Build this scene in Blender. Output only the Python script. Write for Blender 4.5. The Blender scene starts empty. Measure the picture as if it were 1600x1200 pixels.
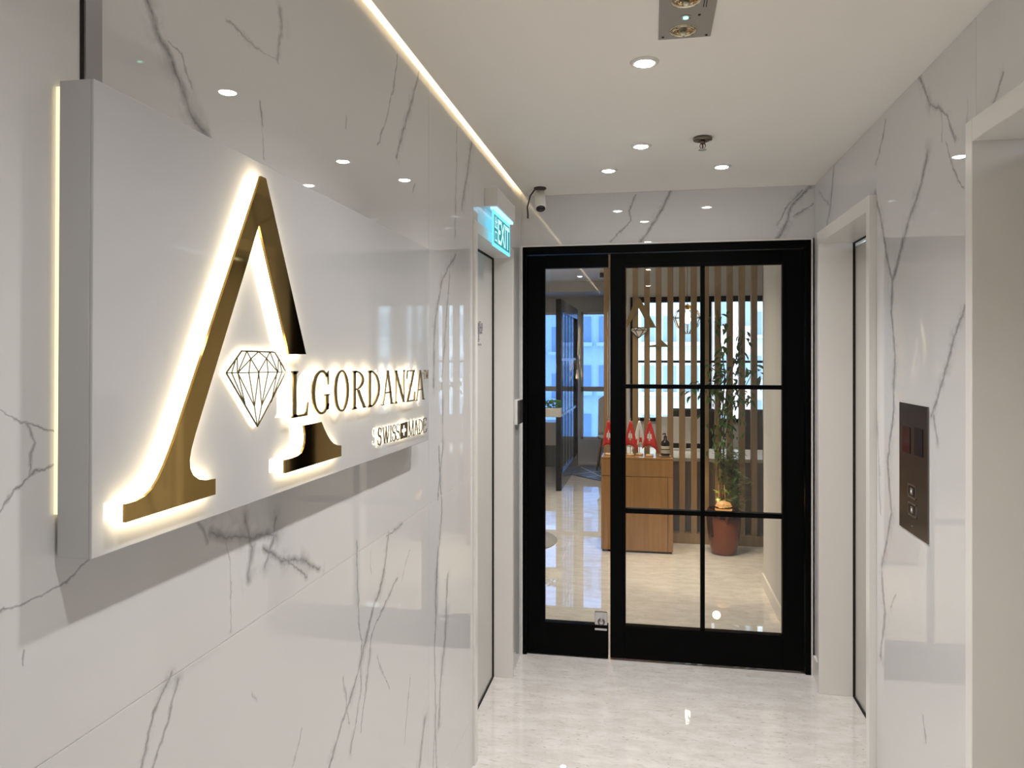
import bpy, bmesh, math, random
from mathutils import Vector, Matrix

# ------------------------------------------------------------------ camera, world, lights, exposure
scene = bpy.context.scene
COL = scene.collection
TH = math.atan(216 / 1170.0)
S_, C_ = math.sin(TH), math.cos(TH)
EYE = 1.55
F = 1170.0
cam_d = bpy.data.cameras.new('camera')
cam = bpy.data.objects.new('camera', cam_d)
COL.objects.link(cam)
cam_d.sensor_width = 36.0
cam_d.lens = F / 1600 * 36
cam_d.shift_y = -44 / 1600.0
cam_d.clip_start = 0.02
cam.location = (0, 0, EYE)
cam.rotation_euler = (math.pi / 2, 0, TH)
scene.camera = cam
vs = scene.view_settings
vs.view_transform = 'Standard'
vs.look = 'None'
vs.gamma = 1.0
vs.use_curve_mapping = False
vs.exposure = 0.50
scene.cycles.max_bounces = 10
scene.cycles.diffuse_bounces = 6
scene.cycles.glossy_bounces = 5
scene.cycles.transparent_max_bounces = 16
scene.cycles.caustics_reflective = False
scene.cycles.caustics_refractive = False
scene.cycles.sample_clamp_indirect = 6.0

world = bpy.data.worlds.new('sky')
scene.world = world
world.use_nodes = True
_bg = world.node_tree.nodes['Background']
_bg.inputs[0].default_value = (0.74, 0.88, 1.0, 1)
_bg.inputs[1].default_value = 2.9

DOWN_W = 39.0          # corridor downlights
ROOM_W = 40.0         # reception downlights
DISC = 60.0
COVE = 6.0
LED = 17.0

def spot(name, loc, watts, color=(1, .965, .94), angle=122, blend=.85, radius=.028):
    l = bpy.data.lights.new(name, 'SPOT')
    l.energy = watts; l.color = color
    l.spot_size = math.radians(angle); l.spot_blend = blend
    l.shadow_soft_size = radius
    o = bpy.data.objects.new(name, l)
    o.location = loc
    COL.objects.link(o)
    return o

CEIL = 2.38
DOWN = [(-.02, -1.25), (-.02, .45), (-.02, 1.30), (-.016, 2.148), (-.035, 3.00), (-.184, 3.37), (.308, 3.39)]  # first entry is unseen, added behind the camera as fill for the ceiling
for i, (x, y) in enumerate(DOWN):
    w = DOWN_W * (.5 if i >= 5 else .62 if i < 2 else 1)
    spot('downlight_beam', (x, y, CEIL - .012), w)
RCEIL = 2.53
ROOM_SPOTS = [(-.35, 4.7), (.10, 5.0), (-1.0, 6.2), (-.25, 5.65), (.30, 7.2), (-1.7, 8.0), (-.85, 9.2), (-.85, 7.4)]
for x, y in ROOM_SPOTS:
    spot('ceiling_beam', (x, y, RCEIL - .012), ROOM_W, (1, .87, .70), 110)
spot('planter_beam', (.50, 5.60, RCEIL - .012), 70, (1, .74, .48), 40, .6)

# ------------------------------------------------------------------ helpers
def inv(px, py, X=None, Y=None, Z=None):
    """the point a measured direction meets on a plane X=, Y= or height Z= (metres)"""
    k = (px - 800) / F
    v = (556 - py) / F
    dx, dy, dz = k * C_ - S_, k * S_ + C_, v      # direction for depth 1
    if X is not None: t = X / dx
    elif Y is not None: t = Y / dy
    else: t = (Z - EYE) / dz
    return (dx * t, dy * t, EYE + dz * t, t)

def link(name, me, parent=None):
    o = bpy.data.objects.new(name, me)
    COL.objects.link(o)
    if parent: o.parent = parent
    return o

def tag(o, label=None, cat=None, group=None, kind=None):
    if label: o['label'] = label
    if cat: o['category'] = cat
    if group: o['group'] = group
    if kind: o['kind'] = kind
    return o

def empty(name, loc=(0, 0, 0), label=None, cat=None, group=None, rz=0):
    o = bpy.data.objects.new(name, None)
    o.empty_display_size = .05
    COL.objects.link(o)
    o.location = loc
    o.rotation_euler = (0, 0, rz)
    return tag(o, label, cat, group)

class MB:
    def __init__(self):
        self.v = []; self.f = []; self.m = []; self.smooth = set()
    def add(self, vs_, fs, mi=0, smooth=False):
        b = len(self.v)
        self.v += [tuple(p) for p in vs_]
        for q in fs:
            if smooth: self.smooth.add(len(self.f))
            self.f.append([b + i for i in q]); self.m.append(mi)
        return self
    def box(self, x0, x1, y0, y1, z0, z1, mi=0):
        P = [(x0, y0, z0), (x1, y0, z0), (x1, y1, z0), (x0, y1, z0), (x0, y0, z1), (x1, y0, z1), (x1, y1, z1), (x0, y1, z1)]
        return self.add(P, [(3, 2, 1, 0), (4, 5, 6, 7), (0, 1, 5, 4), (1, 2, 6, 5), (2, 3, 7, 6), (3, 0, 4, 7)], mi)
    def prism(self, pts, a, b, mapf, mi=0, mback=None):
        """2-D outline pts extruded from a (front) to b (back); mapf(u,v,w)->xyz"""
        n = len(pts)
        V = [mapf(u, v, a) for u, v in pts] + [mapf(u, v, b) for u, v in pts]
        self.add(V, [list(range(n))], mi)
        base = len(self.v) - 2 * n
        self.f.append([base + n + i for i in reversed(range(n))]); self.m.append(mi if mback is None else mback)
        for i in range(n):
            j = (i + 1) % n
            self.f.append([base + i, base + n + i, base + n + j, base + j]); self.m.append(mi)
        return self
    def lathe(self, prof, seg=32, c=(0, 0, 0), mi=0, smooth=True, axis='z', close=False):
        V = []
        for r, z in prof:
            for i in range(seg):
                a = 2 * math.pi * i / seg
                if axis == 'z': V.append((c[0] + r * math.cos(a), c[1] + r * math.sin(a), c[2] + z))
                elif axis == 'y': V.append((c[0] + r * math.cos(a), c[1] + z, c[2] + r * math.sin(a)))
                else: V.append((c[0] + z, c[1] + r * math.cos(a), c[2] + r * math.sin(a)))
        Fs = []
        for k in range(len(prof) - 1):
            for i in range(seg):
                j = (i + 1) % seg
                Fs.append((k * seg + i, k * seg + j, (k + 1) * seg + j, (k + 1) * seg + i))
        if prof[0][0] > 1e-6: Fs.append(tuple(reversed(range(seg)))) if close or True else None
        if prof[-1][0] > 1e-6: Fs.append(tuple((len(prof) - 1) * seg + i for i in range(seg)))
        return self.add(V, Fs, mi, smooth)
    def tube(self, pts, r, seg=8, mi=0, smooth=True):
        pts = [Vector(p) for p in pts]
        n = len(pts)
        rs = r if isinstance(r, (list, tuple)) else [r] * n
        V = []
        for i, p in enumerate(pts):
            d = (pts[min(i + 1, n - 1)] - pts[max(i - 1, 0)]).normalized()
            up = Vector((0, 0, 1)) if abs(d.z) < .9 else Vector((1, 0, 0))
            a = d.cross(up).normalized(); b = d.cross(a)
            for k in range(seg):
                t = 2 * math.pi * k / seg
                V.append(p + (a * math.cos(t) + b * math.sin(t)) * rs[i])
        Fs = []
        for i in range(n - 1):
            for k in range(seg):
                l = (k + 1) % seg
                Fs.append((i * seg + k, i * seg + l, (i + 1) * seg + l, (i + 1) * seg + k))
        Fs.append(tuple(reversed(range(seg)))); Fs.append(tuple((n - 1) * seg + k for k in range(seg)))
        return self.add(V, Fs, mi, smooth)
    def build(self, name, mats, parent=None, bevel=0, origin=None):
        me = bpy.data.meshes.new(name)
        v = self.v
        if origin: v = [(a - origin[0], b - origin[1], c - origin[2]) for a, b, c in v]
        me.from_pydata(v, [], self.f)
        if not isinstance(mats, (list, tuple)): mats = [mats]
        for m in mats: me.materials.append(m)
        for p in me.polygons:
            p.material_index = self.m[p.index]
            p.use_smooth = p.index in self.smooth
        bm = bmesh.new(); bm.from_mesh(me)
        bmesh.ops.recalc_face_normals(bm, faces=bm.faces)
        bm.to_mesh(me); bm.free()
        me.update()
        o = link(name, me, parent)
        if origin: o.location = origin
        if bevel:
            b = o.modifiers.new('bevel', 'BEVEL'); b.width = bevel; b.segments = 2
            b.limit_method = 'ANGLE'; b.angle_limit = math.radians(40)
        return o

def bx(name, x0, x1, y0, y1, z0, z1, mat_, parent=None, bevel=0):
    return MB().box(x0, x1, y0, y1, z0, z1).build(name, mat_, parent, bevel)

def struct(o): o['kind'] = 'structure'; return o

# ------------------------------------------------------------------ materials
def mat(name, color, rough=.5, metal=0, emit=None, strength=0, spec=.5, coat=0, trans=0):
    m = bpy.data.materials.new(name); m.use_nodes = True
    b = m.node_tree.nodes['Principled BSDF']
    b.inputs['Base Color'].default_value = (*color, 1)
    b.inputs['Roughness'].default_value = rough
    b.inputs['Metallic'].default_value = metal
    b.inputs['Specular IOR Level'].default_value = spec
    b.inputs['Coat Weight'].default_value = coat
    b.inputs['Coat Roughness'].default_value = .03
    if emit:
        b.inputs['Emission Color'].default_value = (*emit, 1)
        b.inputs['Emission Strength'].default_value = strength
    return m

class NT:
    def __init__(self, m): self.t = m.node_tree; self.n = self.t.nodes; self.l = self.t.links
    def node(self, typ, **kw):
        x = self.n.new(typ)
        for k, v in kw.items(): setattr(x, k, v)
        return x
    def set(self, sock, v):
        if hasattr(v, 'is_output') or isinstance(v, bpy.types.NodeSocket): self.l.new(v, sock)
        else: sock.default_value = v
    def math(self, op, a, b=0.0, clamp=False):
        x = self.node('ShaderNodeMath', operation=op, use_clamp=clamp)
        self.set(x.inputs[0], a); self.set(x.inputs[1], b)
        return x.outputs[0]
    def vec(self, op, a, b=None, scale=None):
        x = self.node('ShaderNodeVectorMath', operation=op)
        self.set(x.inputs[0], a)
        if b is not None: self.set(x.inputs[1], b)
        if scale is not None: self.set(x.inputs[3], scale)
        return x.outputs['Value'] if op in ('DOT_PRODUCT', 'DISTANCE', 'LENGTH') else x.outputs[0]
    def noise(self, vec, scale, detail=4, rough=.55, out='Fac'):
        x = self.node('ShaderNodeTexNoise')
        self.set(x.inputs['Vector'], vec); x.inputs['Scale'].default_value = scale
        x.inputs['Detail'].default_value = detail; x.inputs['Roughness'].default_value = rough
        return x.outputs[out]
    def mapr(self, v, a, b, c, d, smooth=True):
        x = self.node('ShaderNodeMapRange', interpolation_type='SMOOTHSTEP' if smooth else 'LINEAR')
        self.set(x.inputs['Value'], v)
        for k, q in zip(('From Min', 'From Max', 'To Min', 'To Max'), (a, b, c, d)): x.inputs[k].default_value = q
        return x.outputs[0]
    def mix(self, f, a, b):
        x = self.node('ShaderNodeMix', data_type='RGBA')
        self.set(x.inputs['Factor'], f)
        for s, q in ((x.inputs['A'], a), (x.inputs['B'], b)):
            if isinstance(q, tuple) and len(q) == 3: q = (*q, 1)
            self.set(s, q)
        return x.outputs['Result']

def marble(name, segs=(), base=(.665, .668, .668), mask=(0, 1, 1)):
    """porcelain marble; segs are grey veins (point, point, half width, strength) in wall space"""
    m = mat(name, base, .008)
    t = NT(m); b = t.n['Principled BSDF']
    pos = t.node('ShaderNodeNewGeometry').outputs['Position']
    n1 = t.noise(pos, 5.5, 4, .6, 'Color'); n2 = t.noise(pos, 38, 3, .6, 'Color')
    o1 = t.vec('SCALE', t.vec('SUBTRACT', n1, (.5, .5, .5)), scale=.05)
    o2 = t.vec('SCALE', t.vec('SUBTRACT', n2, (.5, .5, .5)), scale=.016)
    p = t.vec('ADD', pos, t.vec('MULTIPLY', t.vec('ADD', o1, o2), mask))
    cloud = t.mapr(t.noise(pos, 1.7, 5, .6), .50, .78, 0, .10)
    col = t.mix(cloud, base, (.50, .50, .49))
    acc = None
    for a, c, w, st in segs:
        a = Vector(a); c = Vector(c); ba = c - a; L2 = max(ba.length_squared, 1e-6)
        pa = t.vec('SUBTRACT', p, tuple(a))
        h = t.math('MULTIPLY', t.vec('DOT_PRODUCT', pa, tuple(ba / L2)), 1.0, True)
        d = t.vec('DISTANCE', pa, t.vec('SCALE', tuple(ba), scale=h))
        q = t.math('DIVIDE', d, w)
        # strength as offset so that weak veins fade
        q = t.math('ADD', q, (1 - st) * .45)
        acc = q if acc is None else t.math('MINIMUM', acc, q)
    if acc is not None:
        body = t.mapr(acc, .25, 1.15, 1, 0)
        core = t.mapr(acc, .0, .42, 1, 0)
        mod = t.mapr(t.noise(pos, 21, 4, .65), .34, .56, .5, 1)
        mod2 = t.mapr(t.noise(pos, 60, 3, .65), .36, .6, .35, 1)
        f1 = t.math('MULTIPLY', t.math('MULTIPLY', body, .72), mod)
        f2 = t.math('MULTIPLY', t.math('MULTIPLY', core, .75), mod2)
        halo = t.mapr(acc, .4, 3.4, 1, 0)
        mod3 = t.mapr(t.noise(pos, 13, 5, .7), .47, .62, 0, 1)
        col = t.mix(t.math('MULTIPLY', t.math('MULTIPLY', halo, .42), mod3), col, (.36, .36, .36))
        col = t.mix(f1, col, (.33, .33, .335))
        col = t.mix(f2, col, (.17, .17, .175))
    t.l.new(col, b.inputs['Base Color'])
    return m

def wood(name, c1, c2, rough=.35, axis=2):
    m = mat(name, c1, rough); t = NT(m); b = t.n['Principled BSDF']
    pos = t.node('ShaderNodeNewGeometry').outputs['Position']
    sc = [26, 26, 26]; sc[axis] = 1.6
    p = t.vec('MULTIPLY', pos, tuple(sc))
    f = t.mapr(t.noise(p, 1.6, 5, .6), .3, .7, 0, 1)
    t.l.new(t.mix(f, c1, c2), b.inputs['Base Color'])
    return m

def glass(name, tint=(.97, .985, .98), ior=1.5):
    m = bpy.data.materials.new(name); m.use_nodes = True
    t = NT(m); t.n.clear()
    out = t.node('ShaderNodeOutputMaterial'); mx = t.node('ShaderNodeMixShader')
    tr = t.node('ShaderNodeBsdfTransparent'); gl = t.node('ShaderNodeBsdfGlossy'); fr = t.node('ShaderNodeFresnel')
    tr.inputs[0].default_value = (*tint, 1); gl.inputs['Roughness'].default_value = 0.0
    fr.inputs[0].default_value = ior
    t.l.new(fr.outputs[0], mx.inputs[0]); t.l.new(tr.outputs[0], mx.inputs[1]); t.l.new(gl.outputs[0], mx.inputs[2])
    t.l.new(mx.outputs[0], out.inputs[0])
    return m

def emis(name, color, s): return mat(name, (.04, .04, .04), .5, emit=color, strength=s)

M_ceil = mat('ceiling_paint', (.93, .90, .85), .6)
def _stone_floor():
    m = mat('polished_stone_floor', (.6, .58, .55), .012, spec=.8)
    t = NT(m); b = t.n['Principled BSDF']
    pos = t.node('ShaderNodeNewGeometry').outputs['Position']
    st = t.vec('MULTIPLY', pos, (1.0, 2.3, 1.0))
    a = t.mapr(t.noise(st, 7, 6, .65), .35, .68, 0, 1)
    fine = t.mapr(t.noise(st, 60, 3, .7), .35, .7, 0, 1)
    col = t.mix(a, (.62, .585, .55), (.75, .725, .70))
    col = t.mix(t.math('MULTIPLY', fine, .4), col, (.78, .76, .735))
    sp = t.mapr(t.noise(t.vec('MULTIPLY', pos, (18, 55, 1)), 1, 2, .5), .60, .70, 0, .30)
    col = t.mix(sp, col, (.36, .32, .29))
    sp2 = t.mapr(t.noise(t.vec('MULTIPLY', pos, (50, 95, 1)), 1, 2, .5), .665, .72, 0, .6)
    col = t.mix(sp2, col, (.22, .19, .17))
    t.l.new(col, b.inputs['Base Color'])
    return m
M_floor = _stone_floor()
M_case = mat('white_coated_metal', (.78, .76, .73), .28)
M_liftdoor = mat('beige_enamel_door', (.53, .505, .465), .32)
M_whitedoor = mat('pale_door_panel', (.60, .59, .565), .35)
M_dark = mat('dark_gap', (.01, .01, .01), .8)
M_black = mat('black_powder_coat', (.0012, .0012, .0014), .42, spec=.07)
M_grout = mat('white_grout', (.86, .85, .83), .7)
M_paint = mat('white_wall_paint', (.66, .65, .63), .65)
M_board = mat('white_lacquer_board', (.52, .525, .535), .05)
M_gold = mat('polished_bronze', (.40, .265, .085), .045, 1)
M_golddk = mat('bronze_edges', (.20, .13, .045), .2, 1)
M_led = emis('warm_led', (1, .80, .50), LED)
M_acrylic = emis('lit_acrylic', (1, .93, .78), 1.6)
M_chrome = mat('brushed_steel', (.62, .62, .62), .22, 1)
M_lift = mat('dark_brushed_metal', (.21, .20, .19), .24, 1)
M_glass = glass('clear_glass')
M_screen = mat('black_glass', (.01, .01, .011), .08)
M_disc = emis('lamp_lens', (1, .96, .90), DISC)
M_ring = mat('lamp_ring', (.78, .76, .72), .35)
M_cove = emis('cove_led', (1, .78, .48), COVE)
M_oak = wood('oak_slats', (.36, .235, .115), (.29, .185, .085), .4)
M_desk = wood('oak_veneer', (.36, .185, .058), (.29, .14, .04), .18)
M_grey = mat('taupe_panel', (.30, .265, .24), .5)
M_copper = mat('copper', (.20, .062, .026), .07, 1)

def veins(polys, **plane):
    """polys: list of ([(px,py)...], width px, strength); returns 3-D segments on the plane"""
    out = []
    for pts, w, st in polys:
        for (ax, ay), (bx_, by) in zip(pts[:-1], pts[1:]):
            L = math.hypot(bx_ - ax, by - ay) or 1
            nx_, ny_ = -(by - ay) / L, (bx_ - ax) / L
            a = Vector(inv(ax, ay, **plane)[:3]); b = Vector(inv(bx_, by, **plane)[:3])
            mxp, myp = (ax + bx_) / 2, (ay + by) / 2
            c = Vector(inv(mxp + nx_ * w / 2, myp + ny_ * w / 2, **plane)[:3])
            d = (b - a).normalized()
            hw = ((c - a) - d * (c - a).dot(d)).length
            out.append((tuple(a), tuple(b), max(.0016, hw * 1.25), st))
    return out

WL, WR, YB = -.66, .785, 3.84
LV = veins([
    ([(218, -30), (245, 50), (280, 115), (300, 170), (332, 220)], 12, 1),
    ([(262, 60), (285, 80), (300, 130)], 4, .5),
    ([(355, 30), (372, 45), (388, 60)], 6, .6), ([(440, 15), (442, 60), (432, 95)], 8, .6), ([(388, 60), (432, 95)], 2, .5),
    ([(405, 155), (409, 190)], 4, .8), ([(407, 190), (412, 250)], 1.5, .5),
    ([(622, 85), (613, 150), (590, 222)], 2.5, .9), ([(657, 100), (641, 170), (620, 248)], 4.5, .95),
    ([(737, 225), (722, 325)], 4, .85), ([(714, 200), (711, 370)], 1.5, .6), ([(541, 185), (540, 200)], 2, .6), ([(648, 285), (645, 300)], 2, .7),
    ([(712, 395), (690, 440), (680, 500), (676, 600)], 3.5, .75), ([(702, 430), (696, 520), (690, 600), (692, 700), (684, 780)], 2.5, .7),
    ([(330, 835), (372, 830), (430, 840)], 24, .75), ([(385, 800), (395, 850), (388, 900)], 10, .8), ([(410, 860), (440, 880), (470, 878), (500, 890)], 14, .95),
    ([(440, 875), (480, 903)], 5, .9), ([(430, 810), (425, 850), (410, 885)], 6, .8), ([(355, 830), (362, 910), (355, 990)], 2, .55), ([(325, 850), (310, 820)], 10, .5),
    ([(0, 645), (36, 668), (82, 681)], 5, 1), ([(0, 783), (36, 742), (82, 726)], 5, 1), ([(36, 668), (46, 700), (36, 742)], 8, .8), ([(-80, 620), (0, 645)], 4, 1), ([(-70, 860), (0, 783)], 4, .9),
    ([(0, 955), (40, 936), (85, 915), (150, 870)], 5, .85), ([(-90, 990), (0, 955)], 5, .8), ([(38, 1022), (33, 1048)], 4, .8),
], X=WL)
LV2 = veins([
    ([(266, 1050), (238, 1115), (220, 1210), (200, 1300)], 6, .9), ([(278, 1060), (262, 1130), (236, 1210), (220, 1300)], 5, .8),
    ([(630, 818), (604, 840)], 3, .9), ([(608, 835), (598, 900), (582, 960), (560, 1050), (535, 1130), (510, 1215)], 3.5, 1),
    ([(556, 850), (560, 940), (566, 1000), (562, 1080), (548, 1180)], 2, .85), ([(622, 900), (600, 945), (582, 990), (572, 1060), (564, 1140)], 2.2, .85),
    ([(590, 1022), (608, 1080)], 1.8, .8), ([(535, 1060), (545, 1130)], 1.8, .7), ([(470, 1140), (455, 1200)], 2, .5), ([(395, 1080), (402, 1092)], 2, .6),
    ([(640, 1060), (632, 1160)], 1.6, .5), ([(664, 1120), (655, 1200)], 4, .85), ([(640, 860), (628, 905)], 1.5, .6),
    ([(577, 870), (580, 900)], 1.5, .5)], X=WL)
LV3 = veins([
    ([(686, 700), (690, 800), (684, 880), (679, 1000), (680, 1100), (682, 1230)], 2.2, .9), ([(700, 900), (695, 1000), (687, 1080), (686, 1130)], 3.5, .8),
    ([(682, 1100), (676, 1200)], 1.5, .7)], X=WL)
RV = veins([
    ([(1436, 118), (1455, 165), (1480, 185), (1493, 214)], 6, 1), ([(1471, 175), (1472, 220)], 2, .6),
    ([(1384, 188), (1378, 220), (1367, 256)], 2.5, .8), ([(1303, 262), (1298, 320), (1290, 362)], 3, .8), ([(1280, 300), (1297, 320)], 4, .4),
    ([(1448, 243), (1438, 290), (1420, 345), (1404, 405), (1394, 438)], 6, 1),
    ([(1367, 302), (1378, 350), (1386, 400), (1394, 438), (1393, 490), (1398, 560), (1396, 640), (1388, 720), (1393, 800), (1378, 885)], 4, .95),
    ([(1478, 225), (1490, 262), (1506, 292)], 2.5, .9), ([(1510, 478), (1490, 528), (1482, 570), (1470, 605), (1455, 650)], 5, .95),
    ([(1458, 640), (1464, 690)], 3, .7), ([(1378, 900), (1383, 960), (1376, 1030)], 4, .85), ([(1400, 930), (1392, 950)], 3, .6), ([(1370, 640), (1376, 800)], 2, .5),
    ([(1569, 110), (1560, 145), (1553, 165)], 4, .7), ([(1442, 1120), (1446, 1160)], 3, .5), ([(1514, 150), (1512, 200)], 1.5, .5)], X=WR)
BV = veins([
    ([(991, 305), (983, 330), (985, 345), (955, 378)], 3, .9), ([(1048, 298), (1036, 328), (1020, 350), (998, 380)], 6, .9),
    ([(1266, 293), (1240, 320), (1228, 345), (1208, 378)], 7, 1), ([(1252, 300), (1222, 335), (1212, 350)], 3, .9), ([(1272, 318), (1240, 340)], 2.5, .8)], Y=YB)

def pick(segs, y0, y1, z0, z1, key=1):
    r = []
    for s in segs:
        a, b = s[0], s[1]
        if max(a[key], b[key]) > y0 - .05 and min(a[key], b[key]) < y1 + .05 and max(a[2], b[2]) > z0 - .05 and min(a[2], b[2]) < z1 + .05: r.append(s)
    return r

# ------------------------------------------------------------------ setting: corridor shell
YN = -2.4
struct(bx('floor', WL - .3, WR + .3, YN, 3.90, -.08, 0, M_floor))
# ceiling stops short of the left wall and leaves the cove slot
cl = MB()
cl.box(-.64, WR + .25, YN, YB + .05, CEIL, CEIL + .025)
cl.box(-.62, WR + .25, YN, YB + .05, CEIL + .025, CEIL + .2)
cl.box(-.90, -.62, YN, YB + .05, CEIL + .12, CEIL + .2)
struct(cl.build('ceiling', M_ceil))
bx('cove_light_strip', -.628, -.6205, YN, YB - .02, CEIL + .03, CEIL + .06, M_cove)
tag(bpy.data.objects['cove_light_strip'], 'warm light strip glowing in the slot between ceiling and left marble wall', 'cove light')

def tiles(wall, cells, segs, plane, prefix='tile'):
    """cells: (u0,u1,z0,z1); plane: 'L','R','B'"""
    g = .0009
    for (u0, u1, z0, z1) in cells:
        ss = pick(segs, u0, u1, z0, z1, 0 if plane == 'B' else 1)
        mm = marble('marble_tile', ss, mask=(1, 0, 1) if plane == 'B' else (0, 1, 1))
        b = MB()
        if plane == 'L': b.box(WL - .004, WL, u0 + g, u1 - g, z0 + g, z1 - g)
        elif plane == 'R': b.box(WR, WR + .004, u0 + g, u1 - g, z0 + g, z1 - g)
        else: b.box(u0 + g, u1 - g, YB, YB + .004, z0 + g, z1 - g)
        b.build(prefix, mm, wall)

# left wall: door opening Y 2.80..3.54, height 2.02
LO0, LO1, LOH = 2.80, 3.54, 2.020
w = MB()
w.box(WL - .30, WL - .0012, YN, LO0 - .04, 0, CEIL + .15)
w.box(WL - .30, WL - .0012, LO1 + .04, YB + .15, 0, CEIL + .15)
w.box(WL - .30, WL - .0012, LO0 - .04, LO1 + .04, LOH + .045, CEIL + .15)
wl = struct(w.build('wall_left', M_grout))
TT = CEIL + .12
tiles(wl, [(YN, -.6, 0, .19), (-.6, 2.185, 0, .19), (2.185, LO0 - .04, 0, .19),
           (YN, -.6, .19, 1.10), (-.6, 2.185, .19, 1.10), (2.185, LO0 - .04, .19, 1.10),
           (YN, -.6, 1.10, TT), (-.6, 2.185, 1.10, TT), (2.185, LO0 - .04, 1.10, TT),
           (LO0 - .04, LO1 + .04, LOH + .045, TT), (LO1 + .04, YB, 0, TT)], LV + LV2 + LV3, 'L')

# right wall: two lift openings
R1a, R1b, RH = 2.87, 3.63, 2.065
R2a, R2b = 1.02, 1.97
w = MB()
x0, x1 = WR + .0012, WR + .30
w.box(x0, x1, YN, R2a - .04, 0, CEIL + .1)
w.box(x0, x1, R2b + .04, R1a - .04, 0, CEIL + .1)
w.box(x0, x1, R1b + .04, YB + .15, 0, CEIL + .1)
w.box(x0, x1, R2a - .04, R2b + .04, RH + .055, CEIL + .1)
w.box(x0, x1, R1a - .04, R1b + .04, RH + .055, CEIL + .1)
wr = struct(w.build('wall_right', M_grout))
tiles(wr, [(YN, R2a - .04, 0, CEIL), (R2a - .04, R2b + .04, RH + .055, CEIL), (R2b + .04, R1a - .04, 0, CEIL),
           (R1a - .04, R1b + .04, RH + .055, CEIL), (R1b + .04, YB, 0, CEIL)], RV, 'R')

# back wall lintel over the black door
DT = 2.122
w = MB().box(WL - .3, WR + .3, YB + .0012, YB + .13, DT, CEIL + .15)
w.box(WL - .3, WL - .001, YB, YB + .13, 0, DT).box(WR + .001, WR + .3, YB, YB + .13, 0, DT)
wb = struct(w.build('wall_back', M_paint))
tiles(wb, [(WL, WR, DT, CEIL)], BV, 'B')
struct(bx('wall_near', WL - .3, WR + .3, YN - .1, YN, 0, CEIL + .1, M_paint))
struct(bx('baseboard_right', WR - .010, WR, R1b + .04, YB - .01, 0, .10, M_case))

def casing(name, side, a, b, H, top, xf, xb):
    m = MB()
    lo, hi = min(xf, xb), max(xf, xb)
    m.box(lo, hi, a - .04, a, 0, H + top)
    m.box(lo, hi, b, b + .04, 0, H + top)
    m.box(lo, hi, a, b, H, H + top)
    return struct(m.build(name, M_case, None, .002))
casing('trim_1', 'L', LO0, LO1, LOH, .045, -.650, -.79)
casing('trim_2', 'R', R1a, R1b, RH, .055, .760, .95)
casing('trim_3', 'R', R2a, R2b, RH, .055, .760, .95)
# slim grey channel above the sign
tr = MB().box(WL, WL + .004, .779, .806, 1.50, CEIL).build('trim_4', mat('grey_channel', (.33, .325, .34), .3), None)
struct(tr)
MB().box(WL, WL + .0015, .774, .779, 1.50, CEIL).build('shadow_gap', M_dark, tr)

# door panels in the three openings
def panel_door(name, x, thick, a, b, H, m, gap=.006, split=None, sgn=1):
    lo, hi = (x, x + thick) if sgn > 0 else (x - thick, x)
    o = MB()
    back = (hi, hi + .03) if sgn > 0 else (lo - .03, lo)
    o.box(back[0], back[1], a, b, 0, H)
    d = struct(o.build(name, M_dark))
    cells = [(a + gap, b - gap)] if split is None else [(a + gap, split - .002), (split + .002, b - gap)]
    for u0, u1 in cells:
        MB().box(lo, hi, u0, u1, .008, H - gap).build('door_panel', m, d, .002)
    return d
def seal(name, xa, xb, a, b, H):
    m = MB().box(xa, xb, b - .004, b, 0, H).box(xa, xb, a, a + .004, 0, H).box(xa, xb, a, b, H - .004, H).box(xa, xb, a, b, 0.0, .004)
    return struct(m.build(name, M_dark))
seal('trim_9', -.75, -.742, LO0, LO1, LOH)
seal('trim_10', .906, .916, R1a, R1b, RH - .0)
seal('trim_11', .906, .916, R2a, R2b, RH - .0)
d1 = panel_door('door_2', -.75, .03, LO0, LO1, LOH, M_whitedoor, sgn=-1)
panel_door('door_3', .916, .03, R1a, R1b, RH - .012, M_liftdoor, sgn=1)
panel_door('door_4', .916, .03, R2a, R2b, RH - .012, M_liftdoor, split=(R2a + R2b) / 2, sgn=1)

# sliding-door notice printed on the pale door (fire notice pictogram)
Mn = mat('notice_print', (.30, .30, .31), .5)
n = MB()
nx = -.7490
def nb(y0, y1, z0, z1): n.box(nx, nx + .0006, y0, y1, z0, z1)
n0 = inv(744, 500, X=-.75); n1_ = inv(754, 540, X=-.75)
ya, yb_ = n0[1], n1_[1]; zt, zb = n0[2], n1_[2]
W_ = yb_ - ya; H_ = zt - zb
for (u0, u1, v0, v1) in [(0, .04, .35, .97), (.12, .24, .45, .95), (.30, .42, .30, .9), (.45, .70, .93, .98), (.50, .58, .45, .93), (.60, .95, .70, .76), (.88, .95, .6, .93), (.72, .78, .5, .9),
                         (.1, .5, .22, .28), (.2, .42, .14, .2), (0, .75, 0, .07), (.62, .92, .48, .56)]:
    nb(ya + u0 * W_, ya + u1 * W_, zb + v0 * H_, zb + v1 * H_)
tag(n.build('notice_sticker', Mn), 'small grey printed notice on the pale door under the exit sign', 'notice')

# ------------------------------------------------------------------ black framed glass entrance
Y0, Y1 = 3.835, 3.895
fx0, fx1 = -.652, .768
f = MB()
f.box(fx0, -.63, Y0, Y1 + .02, 0, DT - .008); f.box(.742, fx1, Y0, Y1 + .02, 0, DT - .008); f.box(-.63, .742, Y0, Y1 + .02, 2.075, DT - .008)
struct(f.build('trim_5', M_black, None, .003))
# thin white edge round the black frame
e = MB().box(WL + .0005, fx1 + .006, Y0 - .006, Y0 + .01, DT - .008, DT - .001)
e.box(WL + .0005, fx0, Y0 - .006, Y0 + .01, 0, DT - .008)
e.box(fx1, fx1 + .006, Y0 - .006, Y0 + .01, 0, DT - .008)
struct(e.build('trim_6', M_case))
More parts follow.
